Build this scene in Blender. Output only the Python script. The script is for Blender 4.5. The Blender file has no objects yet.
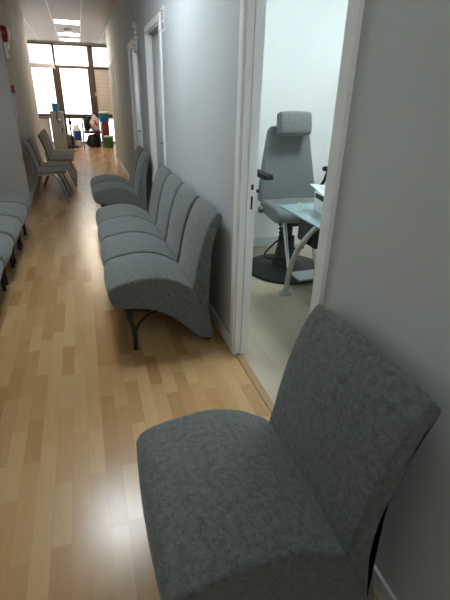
import bpy, bmesh, math, random
from mathutils import Vector, Matrix
random.seed(7)
C = bpy.context.scene.collection
PI = math.pi

# ------------------------------------------------------------------ materials
def lin(c):
    return tuple(((v/255)/12.92 if v/255 <= .04045 else ((v/255+.055)/1.055)**2.4) for v in c) + (1,)

def mat(name, rgb, rough=.5, metal=0, **kw):
    m = bpy.data.materials.new(name); m.use_nodes = True
    b = m.node_tree.nodes['Principled BSDF']
    b.inputs['Base Color'].default_value = lin(rgb)
    b.inputs['Roughness'].default_value = rough
    b.inputs['Metallic'].default_value = metal
    for k, v in kw.items():
        b.inputs[k.replace('_', ' ')].default_value = v
    # gentle procedural variation + bump so nothing is perfectly flat
    nt = m.node_tree
    tc = nt.nodes.new('ShaderNodeTexCoord')
    n = nt.nodes.new('ShaderNodeTexNoise'); n.inputs['Scale'].default_value = 35; n.inputs['Detail'].default_value = 3
    nt.links.new(tc.outputs['Object'], n.inputs['Vector'])
    bp = nt.nodes.new('ShaderNodeBump'); bp.inputs['Strength'].default_value = .02; bp.inputs['Distance'].default_value = .002
    nt.links.new(n.outputs['Fac'], bp.inputs['Height']); nt.links.new(bp.outputs['Normal'], b.inputs['Normal'])
    return m

def fabric(name, c1, c2):
    m = bpy.data.materials.new(name); m.use_nodes = True
    nt = m.node_tree; N = nt.nodes; L = nt.links
    b = N['Principled BSDF']; b.inputs['Roughness'].default_value = .95
    b.inputs['Sheen Weight'].default_value = .25; b.inputs['Sheen Roughness'].default_value = .5
    b.inputs['Specular IOR Level'].default_value = .2
    tc = N.new('ShaderNodeTexCoord')
    n1 = N.new('ShaderNodeTexNoise'); n1.inputs['Scale'].default_value = 55; n1.inputs['Detail'].default_value = 5; n1.inputs['Roughness'].default_value = .65
    n2 = N.new('ShaderNodeTexNoise'); n2.inputs['Scale'].default_value = 260; n2.inputs['Detail'].default_value = 3
    for n in (n1, n2): L.new(tc.outputs['Object'], n.inputs['Vector'])
    mx = N.new('ShaderNodeMath'); mx.operation = 'MULTIPLY_ADD'; mx.inputs[1].default_value = .45
    L.new(n2.outputs['Fac'], mx.inputs[0]); 
    m2 = N.new('ShaderNodeMath'); m2.operation = 'MULTIPLY'; m2.inputs[1].default_value = .6
    L.new(n1.outputs['Fac'], m2.inputs[0]); L.new(m2.outputs[0], mx.inputs[2])
    cr = N.new('ShaderNodeValToRGB')
    cr.color_ramp.elements[0].position = .38; cr.color_ramp.elements[0].color = lin(c1)
    cr.color_ramp.elements[1].position = .66; cr.color_ramp.elements[1].color = lin(c2)
    L.new(mx.outputs[0], cr.inputs['Fac']); L.new(cr.outputs['Color'], b.inputs['Base Color'])
    bp = N.new('ShaderNodeBump'); bp.inputs['Strength'].default_value = .35; bp.inputs['Distance'].default_value = .002
    L.new(mx.outputs[0], bp.inputs['Height']); L.new(bp.outputs['Normal'], b.inputs['Normal'])
    return m

def wood_floor(name, cols, sw, sl, rough, grain=.16, gap=.0):
    m = bpy.data.materials.new(name); m.use_nodes = True
    nt = m.node_tree; N = nt.nodes; L = nt.links
    b = N['Principled BSDF']
    tc = N.new('ShaderNodeTexCoord'); sp = N.new('ShaderNodeSeparateXYZ')
    L.new(tc.outputs['Object'], sp.inputs[0])
    def M(op, a, v=None, c=None):
        n = N.new('ShaderNodeMath'); n.operation = op
        for i, q in enumerate((a, v, c)):
            if q is None: continue
            if isinstance(q, (int, float)): n.inputs[i].default_value = q
            else: L.new(q, n.inputs[i])
        return n.outputs[0]
    xs = M('DIVIDE', sp.outputs['X'], sw); row = M('FLOOR', xs); fx = M('FRACT', xs)
    wn = N.new('ShaderNodeTexWhiteNoise'); wn.noise_dimensions = '1D'; L.new(row, wn.inputs['W'])
    ys = M('ADD', M('DIVIDE', sp.outputs['Y'], sl), M('MULTIPLY', wn.outputs['Value'], 17.3))
    # jitter of block length
    nj = M('MULTIPLY', M('SINE', M('MULTIPLY', ys, 2.3)), .16)
    ys = M('ADD', ys, nj)
    col = M('FLOOR', ys); fy = M('FRACT', ys)
    cb = N.new('ShaderNodeCombineXYZ'); L.new(row, cb.inputs[0]); L.new(col, cb.inputs[1])
    w2 = N.new('ShaderNodeTexWhiteNoise'); w2.noise_dimensions = '2D'; L.new(cb.outputs[0], w2.inputs['Vector'])
    cr = N.new('ShaderNodeValToRGB'); cr.color_ramp.interpolation = 'LINEAR'
    els = cr.color_ramp.elements
    while len(els) < len(cols): els.new(.5)
    for i, c in enumerate(cols):
        els[i].position = i/(len(cols)-1); els[i].color = lin(c)
    L.new(w2.outputs['Value'], cr.inputs['Fac'])
    # grain, stretched along the planks, offset per block
    gx = M('ADD', M('MULTIPLY', sp.outputs['X'], 26), M('MULTIPLY', w2.outputs['Value'], 50))
    gy = M('MULTIPLY', sp.outputs['Y'], 2.6)
    gc = N.new('ShaderNodeCombineXYZ'); L.new(gx, gc.inputs[0]); L.new(gy, gc.inputs[1]); L.new(M('MULTIPLY', w2.outputs['Value'], 9), gc.inputs[2])
    gn = N.new('ShaderNodeTexNoise'); gn.inputs['Scale'].default_value = 1.0; gn.inputs['Detail'].default_value = 6; gn.inputs['Distortion'].default_value = 1.2
    L.new(gc.outputs[0], gn.inputs['Vector'])
    g = M('ADD', M('MULTIPLY', M('SUBTRACT', gn.outputs['Fac'], .5), grain*2), 1)
    # seams
    ex = M('MINIMUM', fx, M('SUBTRACT', 1, fx)); ey = M('MINIMUM', fy, M('SUBTRACT', 1, fy))
    seam = M('MINIMUM', M('MULTIPLY', ex, sw/.0016), M('MULTIPLY', ey, sl/.0016))
    seam = M('MINIMUM', seam, 1)
    sm = M('ADD', M('MULTIPLY', seam, .14), .86)
    mul = N.new('ShaderNodeVectorMath'); mul.operation = 'SCALE'
    L.new(cr.outputs['Color'], mul.inputs[0]); L.new(M('MULTIPLY', g, sm), mul.inputs['Scale'])
    L.new(mul.outputs[0], b.inputs['Base Color'])
    L.new(M('ADD', M('MULTIPLY', gn.outputs['Fac'], .08), rough), b.inputs['Roughness'])
    b.inputs['Specular IOR Level'].default_value = .5
    bp = N.new('ShaderNodeBump'); bp.inputs['Strength'].default_value = .12; bp.inputs['Distance'].default_value = .0006
    L.new(M('ADD', gn.outputs['Fac'], seam), bp.inputs['Height']); L.new(bp.outputs['Normal'], b.inputs['Normal'])
    return m

def plaster(name, rgb, rough=.85):
    m = bpy.data.materials.new(name); m.use_nodes = True
    nt = m.node_tree; N = nt.nodes; L = nt.links
    b = N['Principled BSDF']; b.inputs['Roughness'].default_value = rough; b.inputs['Specular IOR Level'].default_value = .25
    tc = N.new('ShaderNodeTexCoord')
    n = N.new('ShaderNodeTexNoise'); n.inputs['Scale'].default_value = 1.3; n.inputs['Detail'].default_value = 4
    L.new(tc.outputs['Object'], n.inputs['Vector'])
    cr = N.new('ShaderNodeValToRGB')
    cr.color_ramp.elements[0].position = .3; cr.color_ramp.elements[0].color = lin([v*.965 for v in rgb])
    cr.color_ramp.elements[1].position = .7; cr.color_ramp.elements[1].color = lin(rgb)
    L.new(n.outputs['Fac'], cr.inputs['Fac']); L.new(cr.outputs['Color'], b.inputs['Base Color'])
    n2 = N.new('ShaderNodeTexNoise'); n2.inputs['Scale'].default_value = 90; n2.inputs['Detail'].default_value = 3
    L.new(tc.outputs['Object'], n2.inputs['Vector'])
    bp = N.new('ShaderNodeBump'); bp.inputs['Strength'].default_value = .08; bp.inputs['Distance'].default_value = .003
    L.new(n2.outputs['Fac'], bp.inputs['Height']); L.new(bp.outputs['Normal'], b.inputs['Normal'])
    return m

def emit(name, rgb, s):
    m = bpy.data.materials.new(name); m.use_nodes = True
    b = m.node_tree.nodes['Principled BSDF']
    b.inputs['Base Color'].default_value = lin(rgb)
    b.inputs['Emission Color'].default_value = lin(rgb); b.inputs['Emission Strength'].default_value = s
    return m

def striped(name, c1, c2, axis, period, rough=.5, duty=.12, bump=.3):
    """panel lines along one object axis"""
    m = bpy.data.materials.new(name); m.use_nodes = True
    nt = m.node_tree; N = nt.nodes; L = nt.links
    b = N['Principled BSDF']; b.inputs['Roughness'].default_value = rough
    tc = N.new('ShaderNodeTexCoord'); sp = N.new('ShaderNodeSeparateXYZ'); L.new(tc.outputs['Object'], sp.inputs[0])
    d = N.new('ShaderNodeMath'); d.operation = 'DIVIDE'; d.inputs[1].default_value = period; L.new(sp.outputs[axis], d.inputs[0])
    f = N.new('ShaderNodeMath'); f.operation = 'FRACT'; L.new(d.outputs[0], f.inputs[0])
    g = N.new('ShaderNodeMath'); g.operation = 'GREATER_THAN'; g.inputs[1].default_value = duty; L.new(f.outputs[0], g.inputs[0])
    mx = N.new('ShaderNodeMix'); mx.data_type = 'RGBA'; mx.inputs[6].default_value = lin(c2); mx.inputs[7].default_value = lin(c1)
    L.new(g.outputs[0], mx.inputs[0]); L.new(mx.outputs[2], b.inputs['Base Color'])
    bp = N.new('ShaderNodeBump'); bp.inputs['Strength'].default_value = bump; bp.inputs['Distance'].default_value = .003
    L.new(g.outputs[0], bp.inputs['Height']); L.new(bp.outputs['Normal'], b.inputs['Normal'])
    return m

def thin_glass(name, tint, refl=.08):
    m = bpy.data.materials.new(name); m.use_nodes = True
    nt = m.node_tree; N = nt.nodes; L = nt.links
    N.remove(N['Principled BSDF']); out = N['Material Output']
    t = N.new('ShaderNodeBsdfTransparent'); t.inputs[0].default_value = lin(tint)
    g = N.new('ShaderNodeBsdfGlossy'); g.inputs['Roughness'].default_value = .02
    fr = N.new('ShaderNodeFresnel'); fr.inputs[0].default_value = 1.45
    mx = N.new('ShaderNodeMixShader'); L.new(fr.outputs[0], mx.inputs[0]); L.new(t.outputs[0], mx.inputs[1]); L.new(g.outputs[0], mx.inputs[2])
    L.new(mx.outputs[0], out.inputs[0])
    return m

FAB = fabric('grey_suede', (84, 87, 86), (124, 128, 127))
FABR = fabric('light_grey_vinyl', (106, 111, 111), (126, 131, 131))
BLACK = mat('black_steel', (14, 14, 15), .5)
RUBBER = mat('black_rubber', (16, 16, 16), .7)
WALL = plaster('pale_grey_paint', (210, 208, 203))
WALLN = plaster('pale_cool_paint', (203, 208, 209))
ROOMW = plaster('white_paint', (236, 240, 240))
CASING = mat('satin_grey_white_lacquer', (242, 244, 244), .6)
LEAF = mat('grey_door_lacquer', (186, 191, 194), .35)
LEAFW = mat('pale_lit_door_lacquer', (226, 232, 238), .35)  # pale leaf colour; on door_3 it paints in light from its room
FLOOR = wood_floor('beech_strip_laminate', [(170, 128, 82), (184, 145, 98), (191, 155, 108), (196, 162, 116), (179, 138, 91)], .068, .36, .2, .10)
FLOOR2 = wood_floor('pale_oak_laminate', [(180, 168, 146), (190, 178, 156), (172, 158, 136)], .19, 1.2, .35, .14)
CEIL = striped('metal_ceiling_strips', (196, 185, 169), (170, 159, 144), 1, .10, .55, .12)
BAR = mat('white_ceiling_bar', (228, 224, 215), .4)
BROWN = mat('brown_aluminium', (82, 62, 48), .4)
GLASS = thin_glass('window_glass', (250, 252, 253))
CHROME = mat('brushed_metal', (190, 192, 192), .25, 1)
SILVER = mat('silver_painted_tube', (150, 152, 152), .4, .5)
GLASSTOP = mat('frosted_green_glass', (150, 178, 180), .18)
WHITE = mat('white_plastic', (226, 228, 228), .45)
PAPER = mat('white_paper', (222, 226, 226), .8)
RED = mat('red_plastic', (150, 22, 26), .35)
BLUE = mat('blue_plastic', (28, 112, 150), .45)
BLUE2 = mat('royal_blue_label', (36, 66, 150), .5)
GREYCAB = mat('grey_enamel', (138, 141, 138), .45)
BAGBLACK = mat('black_bag_plastic', (20, 20, 22), .35)
BAGGREY = mat('grey_bag_plastic', (92, 92, 90), .4)
GREEN = mat('green_plastic', (42, 104, 66), .45)
ORANGE = mat('orange_print', (214, 96, 44), .6)
REDBOX = mat('dark_red_card', (128, 44, 34), .7)
STACKFAB = fabric('taupe_grey_vinyl', (104, 100, 94), (128, 124, 118))
STACKBACK = fabric('brown_grey_vinyl', (92, 84, 78), (112, 104, 97))
FOIL = mat('silver_foil', (238, 238, 236), .25, .5)
TRAN = mat('translucent_footplate', (150, 156, 154), .2, .3)
YEL = mat('yellow_green_wrapper', (196, 200, 96), .6)
SHUT = striped('white_slat_shutter', (214, 206, 196), (186, 178, 168), 2, .11, .5, .1)
THRESH = mat('wood_threshold', (166, 132, 96), .35)
LIGHTM = emit('panel_diffuser', (255, 240, 218), 14)
LIGHTB = emit('fill_panel_diffuser_dim', (240, 250, 252), 3)
LIGHTN = emit('panel_diffuser_cool', (234, 246, 252), 22)

# ------------------------------------------------------------------ mesh helpers
def obj(name, bm, m, parent=None, loc=None, smooth=True, bevel=0, segs=2):
    me = bpy.data.meshes.new(name)
    bmesh.ops.recalc_face_normals(bm, faces=bm.faces)
    bm.to_mesh(me); bm.free()
    if m: me.materials.append(m)
    if smooth:
        for p in me.polygons: p.use_smooth = True
    me.set_sharp_from_angle(angle=math.radians(38))
    o = bpy.data.objects.new(name, me); C.objects.link(o)
    if loc: o.location = loc
    if parent: o.parent = parent
    if bevel:
        b = o.modifiers.new('bevel', 'BEVEL'); b.width = bevel; b.segments = segs; b.limit_method = 'ANGLE'; b.angle_limit = math.radians(40)
    return o

def tag(o, label, cat, group=None):
    o['label'] = label; o['category'] = cat
    if group: o['group'] = group
    return o

def thing(name, label, cat, loc=(0, 0, 0), rz=0, group=None):
    o = bpy.data.objects.new(name, None); C.objects.link(o)
    o.location = loc; o.rotation_euler = (0, 0, rz); o.empty_display_size = .1
    return tag(o, label, cat, group)

def struct(name, bm=None, m=None, parent=None, **kw):
    if bm is None:
        o = bpy.data.objects.new(name, None); C.objects.link(o)
    else:
        o = obj(name, bm, m, parent, **kw)
    if parent is None: o['kind'] = 'structure'
    return o

def box(bm, x0, x1, y0, y1, z0, z1, rot=None):
    vs = [bm.verts.new((x, y, z)) for x in (x0, x1) for y in (y0, y1) for z in (z0, z1)]
    for f in ((0, 1, 3, 2), (4, 6, 7, 5), (0, 4, 5, 1), (2, 3, 7, 6), (0, 2, 6, 4), (1, 5, 7, 3)):
        bm.faces.new([vs[i] for i in f])
    if rot: bmesh.ops.transform(bm, matrix=rot, verts=vs)
    return bm
def B(*a, **k):
    return box(bmesh.new(), *a, **k)

def tube(bm, pts, r, n=10, cap=True):
    pts = [Vector(p) for p in pts]
    rr = r if isinstance(r, (list, tuple)) else [r]*len(pts)
    rings = []; up = None
    for i, p in enumerate(pts):
        t = (pts[min(i+1, len(pts)-1)] - pts[max(i-1, 0)]).normalized()
        if up is None:
            up = Vector((0, 0, 1)) if abs(t.z) < .9 else Vector((0, 1, 0))
        a = t.cross(up).normalized(); b = a.cross(t).normalized(); up = b
        rings.append([bm.verts.new(p + (a*math.cos(2*PI*k/n) + b*math.sin(2*PI*k/n))*rr[i]) for k in range(n)])
    for A, D in zip(rings, rings[1:]):
        for k in range(n): bm.faces.new((A[k], A[(k+1) % n], D[(k+1) % n], D[k]))
    if cap: bm.faces.new(rings[0]); bm.faces.new(rings[-1])
    return bm

def smooth_path(pts, per=6):
    pts = [Vector(p) for p in pts]; out = []
    for i in range(len(pts)-1):
        p0 = pts[max(i-1, 0)]; p1 = pts[i]; p2 = pts[i+1]; p3 = pts[min(i+2, len(pts)-1)]
        for k in range(per):
            t = k/per
            out.append(.5*((2*p1) + (p2-p0)*t + (2*p0-5*p1+4*p2-p3)*t*t + (3*p1-p0-3*p2+p3)*t**3))
    out.append(pts[-1]); return out

def lathe(bm, prof, n=28, c=(0, 0, 0), s=(1, 1)):
    rings = []
    for r, z in prof:
        rings.append([bm.verts.new((c[0]+max(r, .0005)*math.cos(2*PI*k/n)*s[0], c[1]+max(r, .0005)*math.sin(2*PI*k/n)*s[1], c[2]+z)) for k in range(n)])
    for A, D in zip(rings, rings[1:]):
        for k in range(n): bm.faces.new((A[k], A[(k+1) % n], D[(k+1) % n], D[k]))
    bm.faces.new(rings[0]); bm.faces.new(rings[-1])
    return bm

def closed_curve(pts, per=5):
    """closed Catmull-Rom; a point with third value True stays a sharp-ish corner"""
    n = len(pts); out = []
    P = [Vector((p[0], p[1])) for p in pts]
    for i in range(n):
        p0, p1, p2, p3 = P[i-1], P[i], P[(i+1) % n], P[(i+2) % n]
        for k in range(per):
            t = k/per
            out.append(.5*((2*p1) + (p2-p0)*t + (2*p0-5*p1+4*p2-p3)*t*t + (3*p1-p0-3*p2+p3)*t**3))
    return out

def cushion(prof, y0, y1, r, crown=.006):
    """profile in x-z extruded along y with rounded, padded edges"""
    n = len(prof)
    area = sum(prof[i].x*prof[(i+1) % n].y - prof[(i+1) % n].x*prof[i].y for i in range(n))
    sg = 1 if area > 0 else -1
    nor = []
    for i in range(n):
        t = (prof[(i+1) % n] - prof[i-1]).normalized()
        nor.append(Vector((t.y, -t.x))*sg)
    K = 5
    lim = []                                  # never inset past the middle of a thin stretch
    for i in range(n):
        d = min([(prof[i]-prof[j]).length for j in range(n) if nor[i].dot(nor[j]) < -.3] or [1])
        lim.append(min(1, .38*d/r))
    lim = [min(lim[(i+j) % n] for j in (-1, 0, 1)) for i in range(n)]
    # rows: (distance along y from the side, inset)
    rows = [(r*(1-math.cos(PI/2*k/K)), r*(1-math.sin(PI/2*k/K))) for k in range(K+1)]
    W = y1-y0
    sec = [(y0+d, ins) for d, ins in rows]
    for k in range(1, 8):
        t = k/8; sec.append((y0+r+(W-2*r)*t, -crown*math.sin(PI*t)))
    sec += [(y1-d, ins) for d, ins in reversed(rows)]
    bm = bmesh.new(); rings = []
    for y, ins in sec:
        rings.append([bm.verts.new((p.x-m.x*ins*q, y, p.y-m.y*ins*q)) for p, m, q in zip(prof, nor, lim)])
    for A, D in zip(rings, rings[1:]):
        for i in range(n): bm.faces.new((A[i], A[(i+1) % n], D[(i+1) % n], D[i]))
    f1 = bm.faces.new(rings[0]); f2 = bm.faces.new(rings[-1])
    bmesh.ops.triangulate(bm, faces=[f1, f2], ngon_method='EAR_CLIP')
    ring_in = [Vector((v.x-m.x*r*.35*q, v.y-m.y*r*.35*q)) for v, m, q in zip(prof, nor, lim)]
    return bm, ring_in

def dup(root, loc, rz, label, group=None):
    r = root.copy(); C.objects.link(r); r.location = loc; r.rotation_euler = (0, 0, rz)
    r['label'] = label
    if group: r['group'] = group
    for ch in list(root.children):
        c = ch.copy(); C.objects.link(c); c.parent = r
        for g in list(ch.children):
            d = g.copy(); C.objects.link(d); d.parent = c
    return r

# ------------------------------------------------------------------ room shell
RX, LX, LN, HZ = .755, -.86, -1.33, 2.83
YW = 15.3
struct('floor', B(-2.4, .80, -2.6, YW+.2, -.1, 0), FLOOR, smooth=False)
struct('floor_hall', B(.80, 2.6, 11.5, YW+.2, -.1, 0), FLOOR, smooth=False)
struct('floor_consulting_room', B(.80, 3.8, .1, 4.1, -.1, 0), FLOOR2, smooth=False)
struct('trim_1', B(.757, .80, 1.226, 2.084, -.002, .007), THRESH, bevel=.003)
struct('ceiling', B(-2.4, 3.8, -2.6, YW+.2, HZ, HZ+.1), CEIL, smooth=False)
bm = B(-.345, -.325, -2.6, YW, HZ-.008, HZ-.0005); o = struct('trim_2', bm, BAR, smooth=False)
struct('trim_3', B(.215, .235, -2.6, YW, HZ-.008, HZ-.0005), BAR, smooth=False)
struct('trim_4', B(-.905, -.888, 10.6, YW, HZ-.008, HZ-.0005), BAR, smooth=False)
struct('trim_5', B(.775, .792, 11.6, YW, HZ-.008, HZ-.0005), BAR, smooth=False)

# right wall: pieces between openings (openings: y 1.19-2.05, 4.32-5.16, 6.0-6.9, 10.25-11.15)
ops = [(1.225, 2.085), (4.32, 5.16), (6.02, 6.88), (10.25, 11.15)]
TOP = 2.04
bm = bmesh.new(); y = -2.6
for a, b_ in ops:
    box(bm, RX, .835, y, a, 0, HZ); box(bm, RX, .835, a, b_, TOP, HZ); y = b_
box(bm, RX, .835, y, 11.5, 0, HZ)
struct('wall_right', bm, WALLN, smooth=False)
struct('wall_left', B(LN-.1, LN, -2.6, 6.9, 0, HZ), WALL, smooth=False)
struct('wall_left_far', B(-2.4, LX, 6.9, 10.55, 0, HZ), WALL, smooth=False)
bm = B(-2.4, -1.2, -2.7, -2.6, 0, HZ); box(bm, .6, .835, -2.7, -2.6, 0, HZ)
box(bm, -1.2, .6, -2.7, -2.6, 0, .75); box(bm, -1.2, .6, -2.7, -2.6, 2.25, HZ)
struct('wall_back', bm, WALL, smooth=False)
w2 = struct('fill_window_2'); w2.location = (-.3, -2.65, 0)  # unseen window, added to send soft light onto camera-facing sides
bm = B(-.9, -.85, -.04, .04, .75, 2.25); box(bm, .85, .9, -.04, .04, .75, 2.25); box(bm, -.025, .025, -.04, .04, .8, 2.2)
box(bm, -.85, .85, -.04, .04, .75, .8); box(bm, -.85, .85, -.04, .04, 2.2, 2.25)
obj('window_frame', bm, BROWN, w2, smooth=False)
obj('pane', B(-.85, -.025, -.003, .003, .8, 2.2), GLASS, w2, smooth=False); obj('pane', B(.025, .85, -.003, .003, .8, 2.2), GLASS, w2, smooth=False)
struct('wall_hall_left', B(-2.5, -2.4, 10.55, YW+.2, 0, HZ), WALL, smooth=False)
struct('wall_hall_right', B(2.6, 2.7, 11.5, YW+.2, 0, HZ), WALL, smooth=False)
struct('wall_hall_near', B(.85, 2.6, 11.4, 11.5, 0, HZ), WALL, smooth=False)
# consulting room walls
struct('wall_room_far', B(.835, 3.8, 4.02, 4.12, 0, HZ), ROOMW, smooth=False)
struct('wall_room_right', B(3.8, 3.9, .1, 4.12, 0, HZ), ROOMW, smooth=False)
struct('wall_room_near', B(.835, 3.8, .0, .1, 0, HZ), ROOMW, smooth=False)
struct('wall_room_left', box(B(.8355, .8405, .1, 1.16, 0, HZ), .8355, .8405, 2.14, 4.02, 0, HZ), ROOMW, smooth=False)

# baseboards
def skirting(name, segs, m=CASING):
    bm = bmesh.new()
    for s in segs: box(bm, *s)
    struct(name, bm, m, bevel=.003, smooth=False)
skirting('baseboard_right', [(RX-.013, RX, -2.6, 1.155, 0, .085), (RX-.013, RX, 2.155, 4.25, 0, .085), (RX-.013, RX, 5.23, 5.95, 0, .085), (RX-.013, RX, 6.95, 10.18, 0, .085)])
skirting('baseboard_left', [(LX, LX+.012, 6.9, 10.55, 0, .075), (LN, LN+.012, -2.6, 6.9, 0, .085), (LN+.012, LX+.012, 6.888, 6.9, 0, .075)])
skirting('baseboard_room', [(.856, 3.8, 4.006, 4.02, 0, .10)], mat('white_baseboard', (214, 219, 220), .4))

# doors
def door(name, a, b_, leaf_m, open_leaf=False, handle=True, rec=.046):
    d = struct(name)
    d.location = (RX, (a+b_)/2, 0)
    w = .055; cy = (a+b_)/2
    bm = bmesh.new()
    for x0, x1 in ((-.016, 0), (.080, .089)):          # casings both sides of the wall
        box(bm, x0, x1, a-cy-w, a-cy, 0, TOP+w); box(bm, x0, x1, b_-cy, b_-cy+w, 0, TOP+w)
        box(bm, x0, x1, a-cy, b_-cy, TOP, TOP+w)
    obj('casing', bm, CASING, d, smooth=False)
    bm = bmesh.new()
    box(bm, -.006, .081, a-cy-.001, a-cy+.018, 0, TOP); box(bm, -.006, .081, b_-cy-.018, b_-cy+.001, 0, TOP)
    box(bm, -.006, .081, a-cy, b_-cy, TOP-.018, TOP)
    box(bm, .030, .046, b_-cy-.03, b_-cy-.018, 0, TOP-.018); box(bm, .030, .046, a-cy+.018, a-cy+.03, 0, TOP-.018)
    obj('jamb', bm, CASING, d, smooth=False)
    if open_leaf:
        bm = B(.095, .91, -.02-.025, .0-.025, .008, TOP-.02)
        lf = obj('leaf', bm, leaf_m, d, smooth=False, bevel=.002)
        lf.location = (0, a-cy, 0)
        h = obj('handle', tube(bmesh.new(), [(.85, -.05, 1.0), (.85, -.085, 1.0), (.74, -.09, 1.0)], .009), CHROME, lf)
    else:
        lf = obj('leaf', B(rec, rec+.035, a-cy+.031 if rec < .04 else a-cy+.019, b_-cy-(.031 if rec < .04 else .019), .008, TOP-.02), leaf_m, d, smooth=False, bevel=.002)
        if handle:
            bm = B(rec-.008, rec+.002, a-cy+.05, a-cy+.09, .93, 1.10)
            tube(bm, [(rec-.002, a-cy+.07, 1.02), (rec-.04, a-cy+.07, 1.02), (rec-.044, a-cy+.18, 1.02)], .008)
            obj('handle', bm, BLACK, lf)
    return d
d1 = door('door_1', 1.225, 2.085, LEAFW, open_leaf=True)
obj('latch_plate', B(.052, .066, .4105, .4125, 1.018, 1.046), mat('dark_red_plate', (96, 22, 20), .4), d1, smooth=False)
obj('strike_plate', B(.053, .064, .4105, .4125, .915, .985), mat('dark_plate', (36, 26, 26), .4), d1, smooth=False)
door('door_2', 4.32, 5.16, LEAF)
door('door_3', 6.02, 6.88, LEAFW, rec=.02)  # paler leaf stands in for room light falling on it
door('door_4', 10.25, 11.15, LEAF)

# ------------------------------------------------------------------ hall windows
def win_z(o): return o
bm = bmesh.new()
ys, ye = YW, YW+.08
struct('wall_window_header', B(-2.4, 2.6, YW, YW+.1, 2.785, HZ), WALL, smooth=False)
w1 = struct('window_1'); w1.location = (0, YW, 0)
frame = bmesh.new()
def fr(x0, x1, z0, z1, d=.08): box(frame, x0, x1, -.0, d, z0, z1)
fr(-2.4, 2.6, 0, .045); fr(-2.4, 2.6, 2.15, 2.225)
fr(-2.4, 2.6, .74, .87)
fr(-2.4, 2.6, 2.75, 2.785)
for x0, x1 in ((-.60, -.54), (.41, .56)): fr(x0, x1, 2.2, 2.76)
for x0, x1 in ((-.66, -.45), (.36, .56), (1.55, 1.7), (-1.75, -1.6)): fr(x0, x1, .04, 2.16)
fr(-2.4, -2.3, 0, 2.75); fr(2.5, 2.6, 0, 2.75)
obj('window_frame', frame, BROWN, w1, smooth=False, bevel=.004)
for x0, x1 in ((-2.3, -1.75), (-1.6, -.66), (-.45, .36), (1.7, 2.5)):
    obj('pane', B(x0, x1, .035, .041, .86, 2.16), GLASS, w1, smooth=False)
for x0, x1 in ((-2.3, -1.75), (-1.6, -.66), (-.45, .36), (.56, 1.55), (1.7, 2.5)):
    obj('pane', B(x0, x1, .035, .041, .045, .75), GLASS, w1, smooth=False)
for x0, x1 in ((-2.3, -.60), (-.54, .41), (.56, 2.5)):
    obj('pane', B(x0, x1, .035, .041, 2.22, 2.76), GLASS, w1, smooth=False)
obj('shutter_panel', B(.56, 1.55, .02, .05, .80, 2.16), SHUT, w1, smooth=False)
obj('latch', B(.52, .56, -.03, .0, 1.40, 1.50), WHITE, w1, smooth=False, bevel=.004)
rb = thing('roller_blind_box', 'white roller blind box across the left hall window transom', 'blind', (-1.06, YW-.065, 2.13))
obj('box', B(-.56, .47, -.05, .06, -.0, .12), WHITE, rb, smooth=False, bevel=.012)
obj('end_cap', B(.47, .49, -.055, .06, -.03, .125), WHITE, rb, smooth=False, bevel=.004)

# ------------------------------------------------------------------ ceiling lights
def ceiling_light(yc, label, m, half=.29, xc=-.05):
    t = thing('ceiling_light', label, 'ceiling light', (xc, yc, HZ), 0, 'recessed square ceiling light panels')
    bm = bmesh.new(); h = half
    hx = .265
    for a in ((-hx, hx, -h, -h+.02), (-hx, hx, h-.02, h), (-hx, -hx+.015, -h+.02, h-.02), (hx-.015, hx, -h+.02, h-.02)):
        box(bm, a[0], a[1], a[2], a[3], -.012, -.0005)
    obj('frame', bm, BAR, t, smooth=False)
    obj('diffuser', B(-hx+.015, hx-.015, -h+.02, h-.02, -.008, -.001), m, t, smooth=False)
    return t
ceiling_light(3.3, 'ceiling light panel over the near sofa seats, closest to the camera', LIGHTN)
ceiling_light(-.9, 'added unseen ceiling light panel behind the viewer, at the start of the corridor', LIGHTB)  # unseen panel, added as dim fill for the near surfaces
ceiling_light(11.08, 'lit ceiling panel nearest the viewer of the three visible ones', LIGHTM)
ceiling_light(13.2, 'lit ceiling panel in the middle of the three visible ones', LIGHTM)
ceiling_light(14.5, 'lit ceiling panel closest to the far windows', LIGHTM)
t = thing('ceiling_light', 'square ceiling light panel inside the consulting room', 'ceiling light', (2.2, 2.6, HZ), 0)
obj('frame', B(-.31, .31, -.31, .31, -.012, -.0005), BAR, t, smooth=False)
obj('diffuser', B(-.29, .29, -.29, .29, -.018, -.0115), emit('room_panel', (232, 246, 250), 21), t, smooth=False)
t = thing('emergency_light', 'small white emergency light on ceiling between the lit panels', 'emergency light', (-.06, 12.35, HZ))
obj('housing', B(-.09, .09, -.11, .11, -.04, -.0005), WHITE, t, smooth=False, bevel=.01)
obj('lens', lathe(bmesh.new(), [(.045, -.075), (.05, -.06), (.05, -.04)], 16, (0, .16, .04)), BAGGREY, t)

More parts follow.
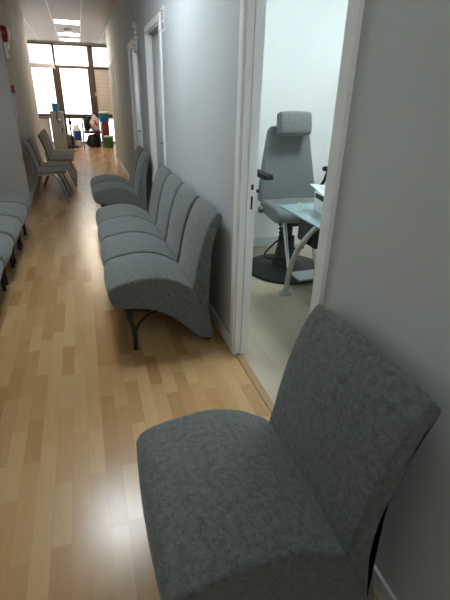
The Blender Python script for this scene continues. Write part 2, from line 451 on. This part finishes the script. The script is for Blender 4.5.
# ------------------------------------------------------------------ armless waiting chair (faces -x, x measured from the seat front)
def waiting_chair(name, label, group, W=.474, SX=1.0):
    X0 = .045
    def fx_(a, b):            # a slightly shallower build keeps its full depth at the floor
        k = min(1, max(0, (.42-b)/.36)) if a > .5 else 0
        return (a-X0)*(SX + (1.0-SX)*k)
    t = thing(name, label, 'chair', (0, 0, 0), 0, group)
    seat = [(.045, .395), (.056, .432), (.09, .458), (.17, .477), (.27, .489), (.36, .482), (.44, .457), (.50, .422), (.548, .386),
            (.585, .30), (.620, .215), (.652, .12), (.672, .045), (.672, .024), (.64, .022), (.59, .038), (.54, .085), (.49, .140), (.42, .205), (.35, .250), (.27, .282), (.19, .297), (.115, .305), (.065, .335)]
    sp = closed_curve([(fx_(a, b), b) for a, b in seat], 4)
    bm, ring = cushion(sp, 0, W, .018, .010)
    s = obj('seat', bm, FAB, t)
    # piping along the seam of the side panels
    for yy in (.006, W-.006):
        pts = [(v.x, yy, v.y) for v in ring]
        obj('seam', tube(bmesh.new(), pts + [pts[0]], .0026, 6, cap=False), FAB, s)
    back = [(.550, .395), (.566, .46), (.580, .54), (.600, .63), (.624, .71), (.654, .785), (.684, .830), (.706, .848), (.728, .838), (.730, .812),
            (.706, .745), (.684, .67), (.664, .58), (.649, .48), (.643, .37), (.652, .26), (.668, .15), (.684, .06), (.686, .024), (.662, .024),
            (.640, .06), (.618, .14), (.590, .22), (.560, .30), (.545, .36)]
    bp = closed_curve([(fx_(a, b), b) for a, b in back], 4)
    bm, ring = cushion(bp, .008, W-.008, .022, .008)
    bk = obj('backrest', bm, FAB, t)
    for yy in (.006, W-.006):
        pts = [(v.x, yy+(.008 if yy < .1 else -.008), v.y) for v in ring]
        obj('seam', tube(bmesh.new(), pts + [pts[0]], .0026, 6, cap=False), FAB, bk)
    for yy in (.035, W-.035):
        bm = bmesh.new()
        tube(bm, smooth_path([(.135, yy, 0), (.133, yy, .12), (.110, yy, .23), (.088, yy, .31)], 4), .0145, 8)
        tube(bm, smooth_path([(.134, yy, .10), (.160, yy, .17), (.215, yy, .225), (.30, yy, .262)], 4), .009, 8)
        tube(bm, [(.09, yy, .285), (.24, yy, .262)], .009, 8)
        box(bm, .118, .152, yy-.016, yy+.016, 0, .006)
        obj('leg', bm, BLACK, t)
        obj('rear_foot', lathe(bmesh.new(), [(.016, 0), (.018, .004), (.014, .03)], 12, (.612, yy, 0)), RUBBER, t)
    obj('cross_rail', tube(bmesh.new(), [(.128, .035, .16), (.128, W-.035, .16)], .008, 8), BLACK, t)
    return t
G1 = 'grey armless seats in the row of four'
GF = 'front left row of grey armless seats'
w0 = waiting_chair('waiting_chair', 'single dark grey armless chair in the foreground before the open doorway', None, .55, .945)
w0.location = (.052, .535, 0)
wr0 = waiting_chair('waiting_chair', 'grey armless chair nearest the open doorway in the row of four', G1)
wr0.location = (.035, 2.27, 0)
for i, (y, lb) in enumerate(((2.765, 'grey armless chair second from the doorway in the row of four'),
                             (3.26, 'grey armless chair third from the doorway in the row of four'),
                             (3.755, 'grey armless chair at the far end of the row of four'))):
    dup(wr0, (.035, y, 0), 0, lb, G1)
dup(wr0, (.03, 5.02, 0), 0, 'near one of the two grey armless chairs set apart between doorways', 'pair of grey armless seats')
dup(wr0, (.03, 5.515, 0), 0, 'far one of the two grey armless chairs set apart between doorways', 'pair of grey armless seats')
for y, lb in ((5.07, 'grey armless chair at the far end of the left row, beside the wall corner'),
              (4.55, 'grey armless chair second from the wall corner in the left row'),
              (4.03, 'grey armless chair third from the wall corner in the left row'),
              (3.51, 'grey armless chair fourth from the wall corner in the left row'),
              (2.99, 'grey armless chair at the near end of left row, cut by the photo edge')):
    dup(wr0, (-.615, y, 0), PI, lb, 'grey armless seats along the left wall')

# ------------------------------------------------------------------ metal-legged stacking chairs (face +x)
def metal_chair(label, group):
    t = thing('stacking_chair', label, 'chair', (0, 0, 0), 0, group)
    W = .46
    sp = closed_curve([(0, .43), (0, .455), (.06, .46), (.22, .452), (.36, .462), (.405, .455), (.41, .435), (.36, .43), (.2, .425)], 4)
    bm, r_ = cushion(sp, 0, W, .012, .004)
    obj('seat', bm, STACKFAB, t)
    bp = closed_curve([(.035, .47), (.02, .55), (.0, .64), (-.025, .73), (-.055, .80), (-.075, .835), (-.085, .84), (-.095, .83), (-.082, .79), (-.055, .71), (-.028, .62), (-.006, .54), (.005, .46), (.02, .45)], 4)
    bm, r_ = cushion(bp, .01, W-.01, .012, .003)
    # round the upper corners of the backrest
    for v in bm.verts:
        if v.co.z > .72:
            k = (v.co.z-.72)/.14; c = W/2
            v.co.y = c + (v.co.y-c)*(1-.13*k*k)
    obj('backrest', bm, STACKBACK, t)
    for yy in (.015, W-.015):
        for q in (0, 1):
            bm = bmesh.new()
            if q: tube(bm, smooth_path([(.20, yy, .405), (.24, yy, .40), (.30, yy, .30), (.40, yy, .012)], 4), .0125, 8); tube(bm, [(.396, yy, .03), (.405, yy, 0)], .016, 8)
            else: tube(bm, smooth_path([(.20, yy, .405), (.06, yy, .405), (.02, yy, .38), (-.02, yy, .25), (-.12, yy, .012)], 4), .0125, 8); tube(bm, [(-.115, yy, .03), (-.124, yy, 0)], .016, 8)
            obj('leg', bm, SILVER, t)
    bm = bmesh.new()
    tube(bm, [(.12, .0, .412), (.12, W, .412)], .011, 8); tube(bm, [(.30, .015, .30), (.30, W-.015, .30)], .008, 8)
    for yy in (.03, W-.03): tube(bm, [(.02, yy, .41), (-.005, yy, .45), (-.03, yy, .56)], .008, 8)
    obj('seat_frame', bm, SILVER, t)
    return t
GS = 'metal-legged waiting chairs along left wall'
m0 = metal_chair('grey chair with metal legs, nearest of the five along the left wall', GS)
m0.location = (-.70, 6.54, 0)
for y, lb in ((7.04, 'grey metal-legged chair second nearest along the left wall'),
              (7.8, 'grey metal-legged chair third of five along the left wall, after the gap'),
              (8.32, 'grey metal-legged chair fourth of five along the left wall'),
              (8.84, 'grey metal-legged chair farthest of the five along the left wall')):
    dup(m0, (-.69 if y < 7.5 else -.61, y, 0), 0, lb, GS)

# ------------------------------------------------------------------ consulting room: examination chair (faces -y)
ec = thing('examination_chair', 'grey hydraulic examination chair with headrest inside the consulting room', 'examination chair', (1.735, 3.32, 0.0))
obj('base', lathe(bmesh.new(), [(.365, 0), (.375, .008), (.37, .028), (.27, .042), (.15, .055), (.11, .08)], 48, (-.05, 0, 0)), BLACK, ec)
obj('column', lathe(bmesh.new(), [(.115, .07), (.095, .15), (.08, .24), (.072, .33), (.05, .335), (.05, .48)], 32, (-.07, 0, 0)), BLACK, ec)
obj('underframe', B(-.16, .16, -.16, .16, .46, .515), BLACK, ec, smooth=False, bevel=.01)
sp = closed_curve([(-.20, .52), (-.215, .56), (-.19, .60), (-.10, .622), (.03, .625), (.15, .63), (.20, .62), (.20, .54), (.1, .515), (-.05, .50), (-.15, .495)], 4)
bm, r_ = cushion(sp, -.285, .265, .02, .004)
bmesh.ops.rotate(bm, verts=bm.verts, cent=(0, 0, 0), matrix=Matrix.Rotation(PI/2, 3, 'Z'))
obj('seat', bm, FABR, ec)
# backrest: trapezoid with rounded corners, padded
def trap(bm, y0, y1, pts, ry=0):
    a = [bm.verts.new((x, y0, z)) for x, z in pts]; b_ = [bm.verts.new((x, y1, z)) for x, z in pts]
    n = len(pts)
    for i in range(n): bm.faces.new((a[i], a[(i+1) % n], b_[(i+1) % n], b_[i]))
    bm.faces.new(a); bm.faces.new(b_)
    return bm
bk = obj('backrest', trap(bmesh.new(), 0, .085, [(-.285, 0), (.275, 0), (.270, .10), (.225, .36), (.185, .60), (.16, .635), (-.17, .635), (-.195, .60), (-.24, .36), (-.28, .10)]), FABR, ec, bevel=.022, segs=4)
bk.location = (0, .155, .615); bk.rotation_euler = (math.radians(-8), 0, 0)
hp = closed_curve([(-.05, -.075), (-.06, 0), (-.045, .08), (-.02, .10), (.03, .095), (.05, .07), (.05, -.06), (.03, -.08)], 4)
bm, r_ = cushion(hp, -.145, .145, .02, .005)
bmesh.ops.rotate(bm, verts=bm.verts, cent=(0, 0, 0), matrix=Matrix.Rotation(PI/2, 3, 'Z'))
hd = obj('headrest', bm, FABR, ec); hd.location = (-.01, .165, 1.255); hd.rotation_euler = (math.radians(-6), 0, 0)
obj('headrest_post', tube(bmesh.new(), [(0, .30, 1.05), (0, .25, 1.27)], .012), CHROME, ec)
for s in (-1, 1):
    ar = obj('armrest', box(bmesh.new(), -.042, .042, -.22, .16, .87, .91), RUBBER, ec, bevel=.014, segs=3)
    ar.location = (.345 if s > 0 else -.375, 0, 0)
    bm = tube(bmesh.new(), smooth_path([(0, .12, .87), (0, .15, .80), (-.02*s, .17, .74), (-.08*s, .18, .70)], 4), .014)
    obj('support', bm, BLACK, ar)
obj('side_knob', lathe(bmesh.new(), [(.03, 0), (.034, .012), (.028, .03)], 16, (0, 0, 0)), BAGGREY, ec).matrix_local = Matrix.Translation((-.285, .10, .56)) @ Matrix.Rotation(-PI/2, 4, 'Y')
# pump pedal
bm = tube(bmesh.new(), smooth_path([(-.10, -.02, .33), (-.20, -.06, .30), (-.32, -.10, .21), (-.29, -.17, .19), (-.16, -.17, .20), (-.07, -.14, .25), (.02, -.18, .27)], 5), .008)
obj('pump_pedal', bm, BLACK, ec)
# footrest bars and plate
bm = bmesh.new()
for x in (-.13, .13):
    tube(bm, [(x-.06, -.17, .52), (x-.04, -.30, .11)], .017)
obj('footrest_bars', bm, CHROME, ec)
obj('footplate', B(-.17, .19, -.50, -.31, .095, .108), TRAN, ec, smooth=False, bevel=.004)
# side ratchet rod
bm = tube(bmesh.new(), [(-.22, -.16, .53), (-.20, -.16, .32)], .006)
for k in range(5): lathe(bm, [(.012, 0), (.014, .01), (.012, .02)], 10, (-.22+.004*k, -.16, .48-.036*k))
obj('ratchet_rod', bm, BLACK, ec)

wr = obj('sweet_wrapper', bmesh.new() if False else trap(bmesh.new(), -.012, .012, [(-.04, .0), (-.02, .004), (.0, .002), (.025, .012), (.045, .018), (.04, .022), (.0, .010), (-.03, .010)]), YEL)
wr.location = (1.70, 3.25, .622); wr.rotation_euler = (0, 0, .3)
tag(wr, 'small yellow-green wrapper lying on the examination chair seat', 'wrapper')

# ------------------------------------------------------------------ desk
dk = thing('glass_desk', 'desk with frosted glass top and curved metal legs in consulting room', 'desk', (1.75, 2.2, 0))
obj('glass_top', B(-.42, .42, -.78, .63, .730, .742), GLASSTOP, dk, smooth=False, bevel=.003)
def desk_leg(x, s, m=CHROME):
    bm = tube(bmesh.new(), smooth_path([(x, s*.62, .012), (x, s*.60, .13), (x, s*.565, .27), (x, s*.48, .43), (x, s*.35, .575), (x, s*.21, .70)], 6), .023, 14)
    lg = obj('leg', bm, m, dk)
    obj('foot', lathe(bmesh.new(), [(.052, 0), (.054, .006), (.035, .02), (.022, .035)], 20, (x, s*.62, 0)), SILVER, lg)
for x in (-.30, .30):
    for s in (1, -1): desk_leg(x, s)
obj('top_rail', box(box(bmesh.new(), -.32, -.28, -.55, .60, .700, .7295), .28, .32, -.55, .60, .700, .7295), SILVER, dk, smooth=False, bevel=.004)
obj('drawer', B(-.27, .27, .30, .57, .49, .7295), BLACK, dk, smooth=False, bevel=.006)

def doc_box():
    t = thing('document_box', 'white box standing on the glass desk beneath the papers', 'box', (1.62, 2.46, .743))
    obj('body', B(-.13, .17, -.16, .16, 0, .085), PAPER, t, smooth=False, bevel=.003)
    return t
db = doc_box(); db.rotation_euler = (0, 0, -.15)
st = thing('paper_tray', 'dark letter tray with paperwork on top of the white box', 'tray', (1.63, 2.47, .829), -.1)
obj('tray', box(B(-.13, .15, -.15, .15, 0, .008), -.13, -.12, -.15, .15, 0, .03), BLACK, st, smooth=False)
pr = obj('paper_sheets', B(-.125, .145, -.145, .15, .0085, .016), PAPER, st, smooth=False)
bk2 = obj('folder', B(-.15, .15, -.155, .155, -.004, .004), PAPER, None, smooth=False)
bk2.location = (1.61, 2.49, .883); bk2.rotation_euler = (.12, .10, -.12)
tag(bk2, 'white printed leaflet tilted on top of the desk tray', 'leaflet')
bm = bmesh.new()
for k in range(5): box(bm, -.11+.0, .05-.02*(k % 2), .10-.035*k, .108-.035*k, .0041, .0045)
obj('printed_lines', bm, BAGGREY, bk2, smooth=False)
t = thing('desk_monitor', 'white rounded device standing at back of the glass desk', 'device', (1.93, 2.60, .743))
obj('housing', lathe(bmesh.new(), [(.09, 0), (.095, .02), (.085, .12), (.075, .19), (.05, .225), (.02, .235)], 28, (0, 0, 0)), WHITE, t)

# ------------------------------------------------------------------ wall-mounted items
t = thing('door_sign', 'small white sign plate high on right wall beside the second doorway', 'sign', (RX, 4.16, 2.03))
obj('plate', B(-.008, 0, -.075, .075, -.09, .09), WHITE, t, smooth=False, bevel=.002)
bm = bmesh.new()
for z, w in ((.06, .05), (.035, .045), (.01, .05), (-.03, .055), (-.045, .055), (-.06, .055)): box(bm, -.0095, -.008, -w, w*.6, z-.004, z+.004)
obj('printed_lines', bm, BAGGREY, t, smooth=False)

t = thing('hanging_ornament', 'shiny silver ornament hanging from right wall above third doorway edge', 'ornament', (.70, 5.70, 1.89))
bm = bmesh.new()
tube(bm, [(.055, 0, .34), (0, 0, .34)], .005)
obj('bracket', bm, SILVER, t)
for z, r in ((.28, .032), (.21, .018), (.15, .03), (.09, .028), (.03, .03)):
    obj('bauble', lathe(bmesh.new(), [(.002, -r), (r*.7, -r*.7), (r, 0), (r*.7, r*.7), (.002, r)], 16, (0, 0, z)), FOIL, t)
obj('cord', tube(bmesh.new(), [(0, 0, .34), (0, 0, -.03)], .003), SILVER, t)

al = thing('alarm_sounder', 'round red fire alarm sounder with white lamp high on the left wall corner', 'alarm', (LX, 7.02, 2.14))
bm = lathe(bmesh.new(), [(.095, 0), (.095, .03), (.08, .065), (.04, .08)], 28)
bmesh.ops.rotate(bm, verts=bm.verts, cent=(0, 0, 0), matrix=Matrix.Rotation(PI/2, 3, 'Y'))
obj('dome', bm, RED, al)
obj('lamp', B(0, .055, -.05, .05, -.165, -.10), WHITE, al, smooth=False, bevel=.01)
obj('bracket', B(0, .03, -.03, .03, -.28, -.165), WHITE, al, smooth=False, bevel=.004)
cp = thing('call_point', 'red fire alarm call point on the left wall corner', 'call point', (LX, 6.96, 1.49))
obj('box', B(0, .045, -.045, .045, -.045, .045), RED, cp, smooth=False, bevel=.006)
obj('conduit', tube(bmesh.new(), [(.01, 0, -.045), (.01, 0, -.36)], .008, 8), WHITE, cp)
obj('window', B(.045, .048, -.025, .025, -.025, .025), WHITE, cp, smooth=False)

# ------------------------------------------------------------------ hall: cabinet and clutter
cb = thing('storage_cabinet', 'tall grey metal cabinet with white front panel before the hall windows', 'cabinet', (-.60, 12.6, 0))
obj('body', B(-.16, .16, -.01, .45, 0, 1.03), GREYCAB, cb, smooth=False, bevel=.008)
dr = obj('door', B(-.15, .15, -.028, -.011, .04, 1.0), GREYCAB, cb, smooth=False, bevel=.004)
obj('handle', B(.09, .12, -.04, -.028, .55, .65), BLACK, dr, smooth=False, bevel=.003)
obj('badge', B(.02, .10, -.031, -.028, .82, .86), WHITE, dr, smooth=False)
ph = obj('black_cable', tube(bmesh.new(), smooth_path([(.02, .05, 1.044), (.02, -.035, 1.044), (.03, -.04, .98), (.0, -.045, .88), (.03, -.045, .80), (.05, -.045, .76)], 5), .012, 8), BLACK)
ph.location = (-.60, 12.6, 0)
tag(ph, 'black cable hanging over the front of the grey cabinet', 'cable')
t = thing('tissue_box', 'small blue box on top of the grey cabinet', 'box', (-.60, 12.72, 1.031))
obj('carton', B(-.08, .08, -.06, .06, 0, .19), BLUE, t, smooth=False, bevel=.006)
obj('spout', tube(bmesh.new(), [(-.05, 0, .19), (-.05, 0, .26)], .008, 8), WHITE, t)
t = thing('white_side_unit', 'low white unit left of the grey cabinet by window', 'cabinet', (-.95, 12.75, 0))
obj('body', B(-.14, .14, 0, .35, 0, .86), WHITE, t, smooth=False, bevel=.01)
obj('worktop', B(-.15, .15, -.02, .36, .861, .885), BROWN, t, smooth=False, bevel=.004)
t = thing('coat_stand', 'slim black metal stand beside the grey cabinet', 'stand', (-.30, 12.95, 0))
obj('base', lathe(bmesh.new(), [(.10, 0), (.105, .012), (.02, .03)], 20), BLACK, t)
obj('pole', tube(bmesh.new(), [(0, 0, .02), (0, 0, .92)], .02, 10), BLACK, t)
obj('clamp', B(-.035, .05, -.035, .035, .70, .80), BLACK, t, smooth=False, bevel=.01)
obj('clamp', B(-.03, .05, -.03, .03, .30, .38), BLACK, t, smooth=False, bevel=.01)

# armchair with silver frame
ac = thing('black_armchair', 'black chair with silver arms loaded with bags by the windows', 'chair', (.29, 13.9, 0))
obj('seat', B(-.24, .24, 0, .42, .40, .455), BAGBLACK, ac, smooth=False, bevel=.02)
obj('backrest', B(-.23, .23, .40, .45, .50, .86), BAGBLACK, ac, smooth=False, bevel=.02)
for s in (-1, 1):
    bm = tube(bmesh.new(), smooth_path([(s*.29, -.03, 0), (s*.275, -.02, .4), (s*.265, .0, .64), (s*.265, .06, .67), (s*.265, .36, .67)], 5), .022, 8)
    obj('leg', bm, SILVER, ac)
    bm = tube(bmesh.new(), [(s*.275, .44, 0), (s*.265, .36, .67), (s*.25, .42, .80)], .017, 8)
    obj('leg', bm, SILVER, ac)
obj('front_rail', tube(bmesh.new(), [(-.275, -.015, .45), (.275, -.015, .45)], .014, 8), REDBOX, ac)

def lump(name, label, cat, c, r, m, seed, rz=0, amp=.16, flat=.06):
    rnd = random.Random(seed); bm = bmesh.new()
    bmesh.ops.create_icosphere(bm, subdivisions=3, radius=1)
    ph_ = [rnd.uniform(0, 6.28) for _ in range(9)]
    for v in bm.verts:
        a = v.co.copy()
        k = 1 + amp*(math.sin(3.1*a.x+ph_[0])*math.sin(2.7*a.y+ph_[1]) + .6*math.sin(6.3*a.z+ph_[2]+2*a.x) + .4*math.sin(9*a.x+ph_[3])*math.cos(8*a.y+ph_[4]))
        if a.z < -.55: a.z = -.55 - (abs(a.z)-.55)*.15
        v.co = Vector((a.x*r[0]*k, a.y*r[1]*k, max(a.z*r[2]*(k if a.z > -.5 else 1), -r[2]*.62)))
    z0 = min(v.co.z for v in bm.verts)
    for v in bm.verts: v.co.z -= z0
    o = obj(name, bm, m); o.location = c; o.rotation_euler = (0, 0, rz)
    return tag(o, label, cat)
o = lump('plastic_bag', 'white plastic bag with orange print on the black armchair', 'bag', (.375, 14.06, .463), (.12, .11, .26), WHITE, 3, amp=.17)
bm = bmesh.new()
rnd = random.Random(5)
for k in range(9):
    a, r_ = rnd.uniform(0, 6.28), rnd.uniform(0, .07)
    lathe(bm, [(rnd.uniform(.015, .034), 0), (rnd.uniform(.012, .03), .012)], 8, (r_*math.cos(a)-.0, r_*math.sin(a)*1.2, 0))
bmesh.ops.rotate(bm, verts=bm.verts, cent=(0, 0, 0), matrix=Matrix.Rotation(PI/2, 3, 'X'))
pt = obj('orange_print', bm, ORANGE, o); pt.location = (.02, -.112, .20); pt.rotation_euler = (-.05, 0, 0)
lump('black_bag', 'black bag slumped on the left side of the black armchair', 'bag', (.15, 14.05, .463), (.08, .12, .27), BAGBLACK, 8)
lump('black_bin_bag', 'shiny black bin bag stuffed beneath the black armchair', 'bag', (.29, 14.1, 0), (.215, .19, .24), BAGBLACK, 12)
lump('grey_bag', 'grey plastic bag slumped on the floor beside the water jugs', 'bag', (-.40, 14.3, 0), (.13, .15, .24), BAGGREY, 21)
lump('dark_cloth', 'low dark cloth bundle on floor below the hall window', 'cloth', (-.32, 13.92, 0), (.20, .12, .05), BAGBLACK, 30)

t = thing('water_jug', 'white and blue water jug standing left of the black armchair', 'jug', (-.14, 14.22, 0))
obj('body', lathe(bmesh.new(), [(.09, 0), (.10, .02), (.10, .20)], 20), WHITE, t)
obj('label_band', lathe(bmesh.new(), [(.101, .19), (.104, .20), (.104, .44), (.100, .45)], 20), BLUE2, t)
obj('neck', lathe(bmesh.new(), [(.10, .44), (.09, .50), (.04, .56), (.035, .62)], 20), WHITE, t)
t = thing('white_bottle', 'small white bottle behind the blue labelled jug', 'bottle', (-.22, 14.5, 0))
obj('body', lathe(bmesh.new(), [(.07, 0), (.075, .02), (.075, .42), (.06, .48), (.03, .53)], 18), WHITE, t)
obj('cap', lathe(bmesh.new(), [(.034, .525), (.034, .57), (.02, .575)], 14), WHITE, t)

t = thing('red_carton', 'dark red cardboard carton behind the green bucket', 'carton', (.70, 14.45, 0))
obj('carton', B(-.10, .10, -.12, .12, 0, .68), REDBOX, t, smooth=False, bevel=.005)
t = thing('blue_container', 'blue plastic container with white lid on the red carton', 'container', (.68, 14.45, .682))
obj('tub', lathe(bmesh.new(), [(.13, 0), (.145, .02), (.155, .26)], 24), BLUE, t)
obj('lid', lathe(bmesh.new(), [(.16, .255), (.16, .29), (.10, .31)], 24), WHITE, t)
t = thing('green_bucket', 'green bucket on the floor beside the armchair and wall', 'bucket', (.74, 13.9, 0))
obj('tub', lathe(bmesh.new(), [(.11, 0), (.115, .01), (.135, .32)], 24), GREEN, t)
obj('rim', lathe(bmesh.new(), [(.137, .30), (.142, .305), (.142, .335), (.12, .34)], 24), WHITE, t)

# ------------------------------------------------------------------ outdoors / light
w = bpy.data.worlds.new('world'); bpy.context.scene.world = w; w.use_nodes = True
nt = w.node_tree; bg = nt.nodes['Background']
tc = nt.nodes.new('ShaderNodeTexCoord'); sp_ = nt.nodes.new('ShaderNodeSeparateXYZ'); nt.links.new(tc.outputs['Generated'], sp_.inputs[0])
cr = nt.nodes.new('ShaderNodeValToRGB'); cr.color_ramp.elements[0].position = .052; cr.color_ramp.elements[0].color = (.97, .98, 1, 1)
cr.color_ramp.elements[1].position = .10; cr.color_ramp.elements[1].color = (.16, .175, .19, 1)
nt.links.new(sp_.outputs['Z'], cr.inputs[0]); nt.links.new(cr.outputs[0], bg.inputs[0])
bg.inputs[1].default_value = 1.8
def area(name, loc, rot, sx, sy, power, col=(1, 1, 1), portal=False):
    l = bpy.data.lights.new(name, 'AREA'); l.shape = 'RECTANGLE'; l.size = sx; l.size_y = sy; l.energy = power; l.color = col
    if portal: l.cycles.is_portal = True
    o = bpy.data.objects.new(name, l); C.objects.link(o); o.location = loc; o.rotation_euler = rot
    return o
area('window_portal', (0, YW+.12, 1.4), (-PI/2, 0, 0), 4.9, 2.7, 1, portal=True)
area('window_portal', (-.3, -2.72, 1.5), (PI/2, 0, 0), 1.8, 1.5, 1, portal=True)

# ------------------------------------------------------------------ camera
V = (78, 94.); D = (204, 1157.)
f = math.sqrt(-((V[0]-225)*(D[0]-225) + (V[1]-300)*(D[1]-300)))
Y = Vector((V[0]-225, V[1]-300, f)).normalized(); Z = -Vector((D[0]-225, D[1]-300, f)).normalized(); X = Y.cross(Z)
R = Matrix((X, Y, Z))            # world = R @ (right, down, forward)
M = Matrix.Identity(3)
for r in range(3):
    M[r][0] = R[r][0]; M[r][1] = -R[r][1]; M[r][2] = -R[r][2]
cam = bpy.data.cameras.new('camera'); co = bpy.data.objects.new('camera', cam); C.objects.link(co)
cam.sensor_fit = 'HORIZONTAL'; cam.sensor_width = 36; cam.lens = f/450*36
co.matrix_world = Matrix.Translation((0, 0, 1.45)) @ M.to_4x4()
cam.clip_start = .05
sc = bpy.context.scene; sc.camera = co
sc.view_settings.view_transform = 'Standard'; sc.view_settings.look = 'None'; sc.view_settings.gamma = 1
sc.view_settings.use_curve_mapping = False
sc.view_settings.exposure = 1.06
sc.cycles.max_bounces = 8; sc.cycles.diffuse_bounces = 6
sc.cycles.use_denoising = True
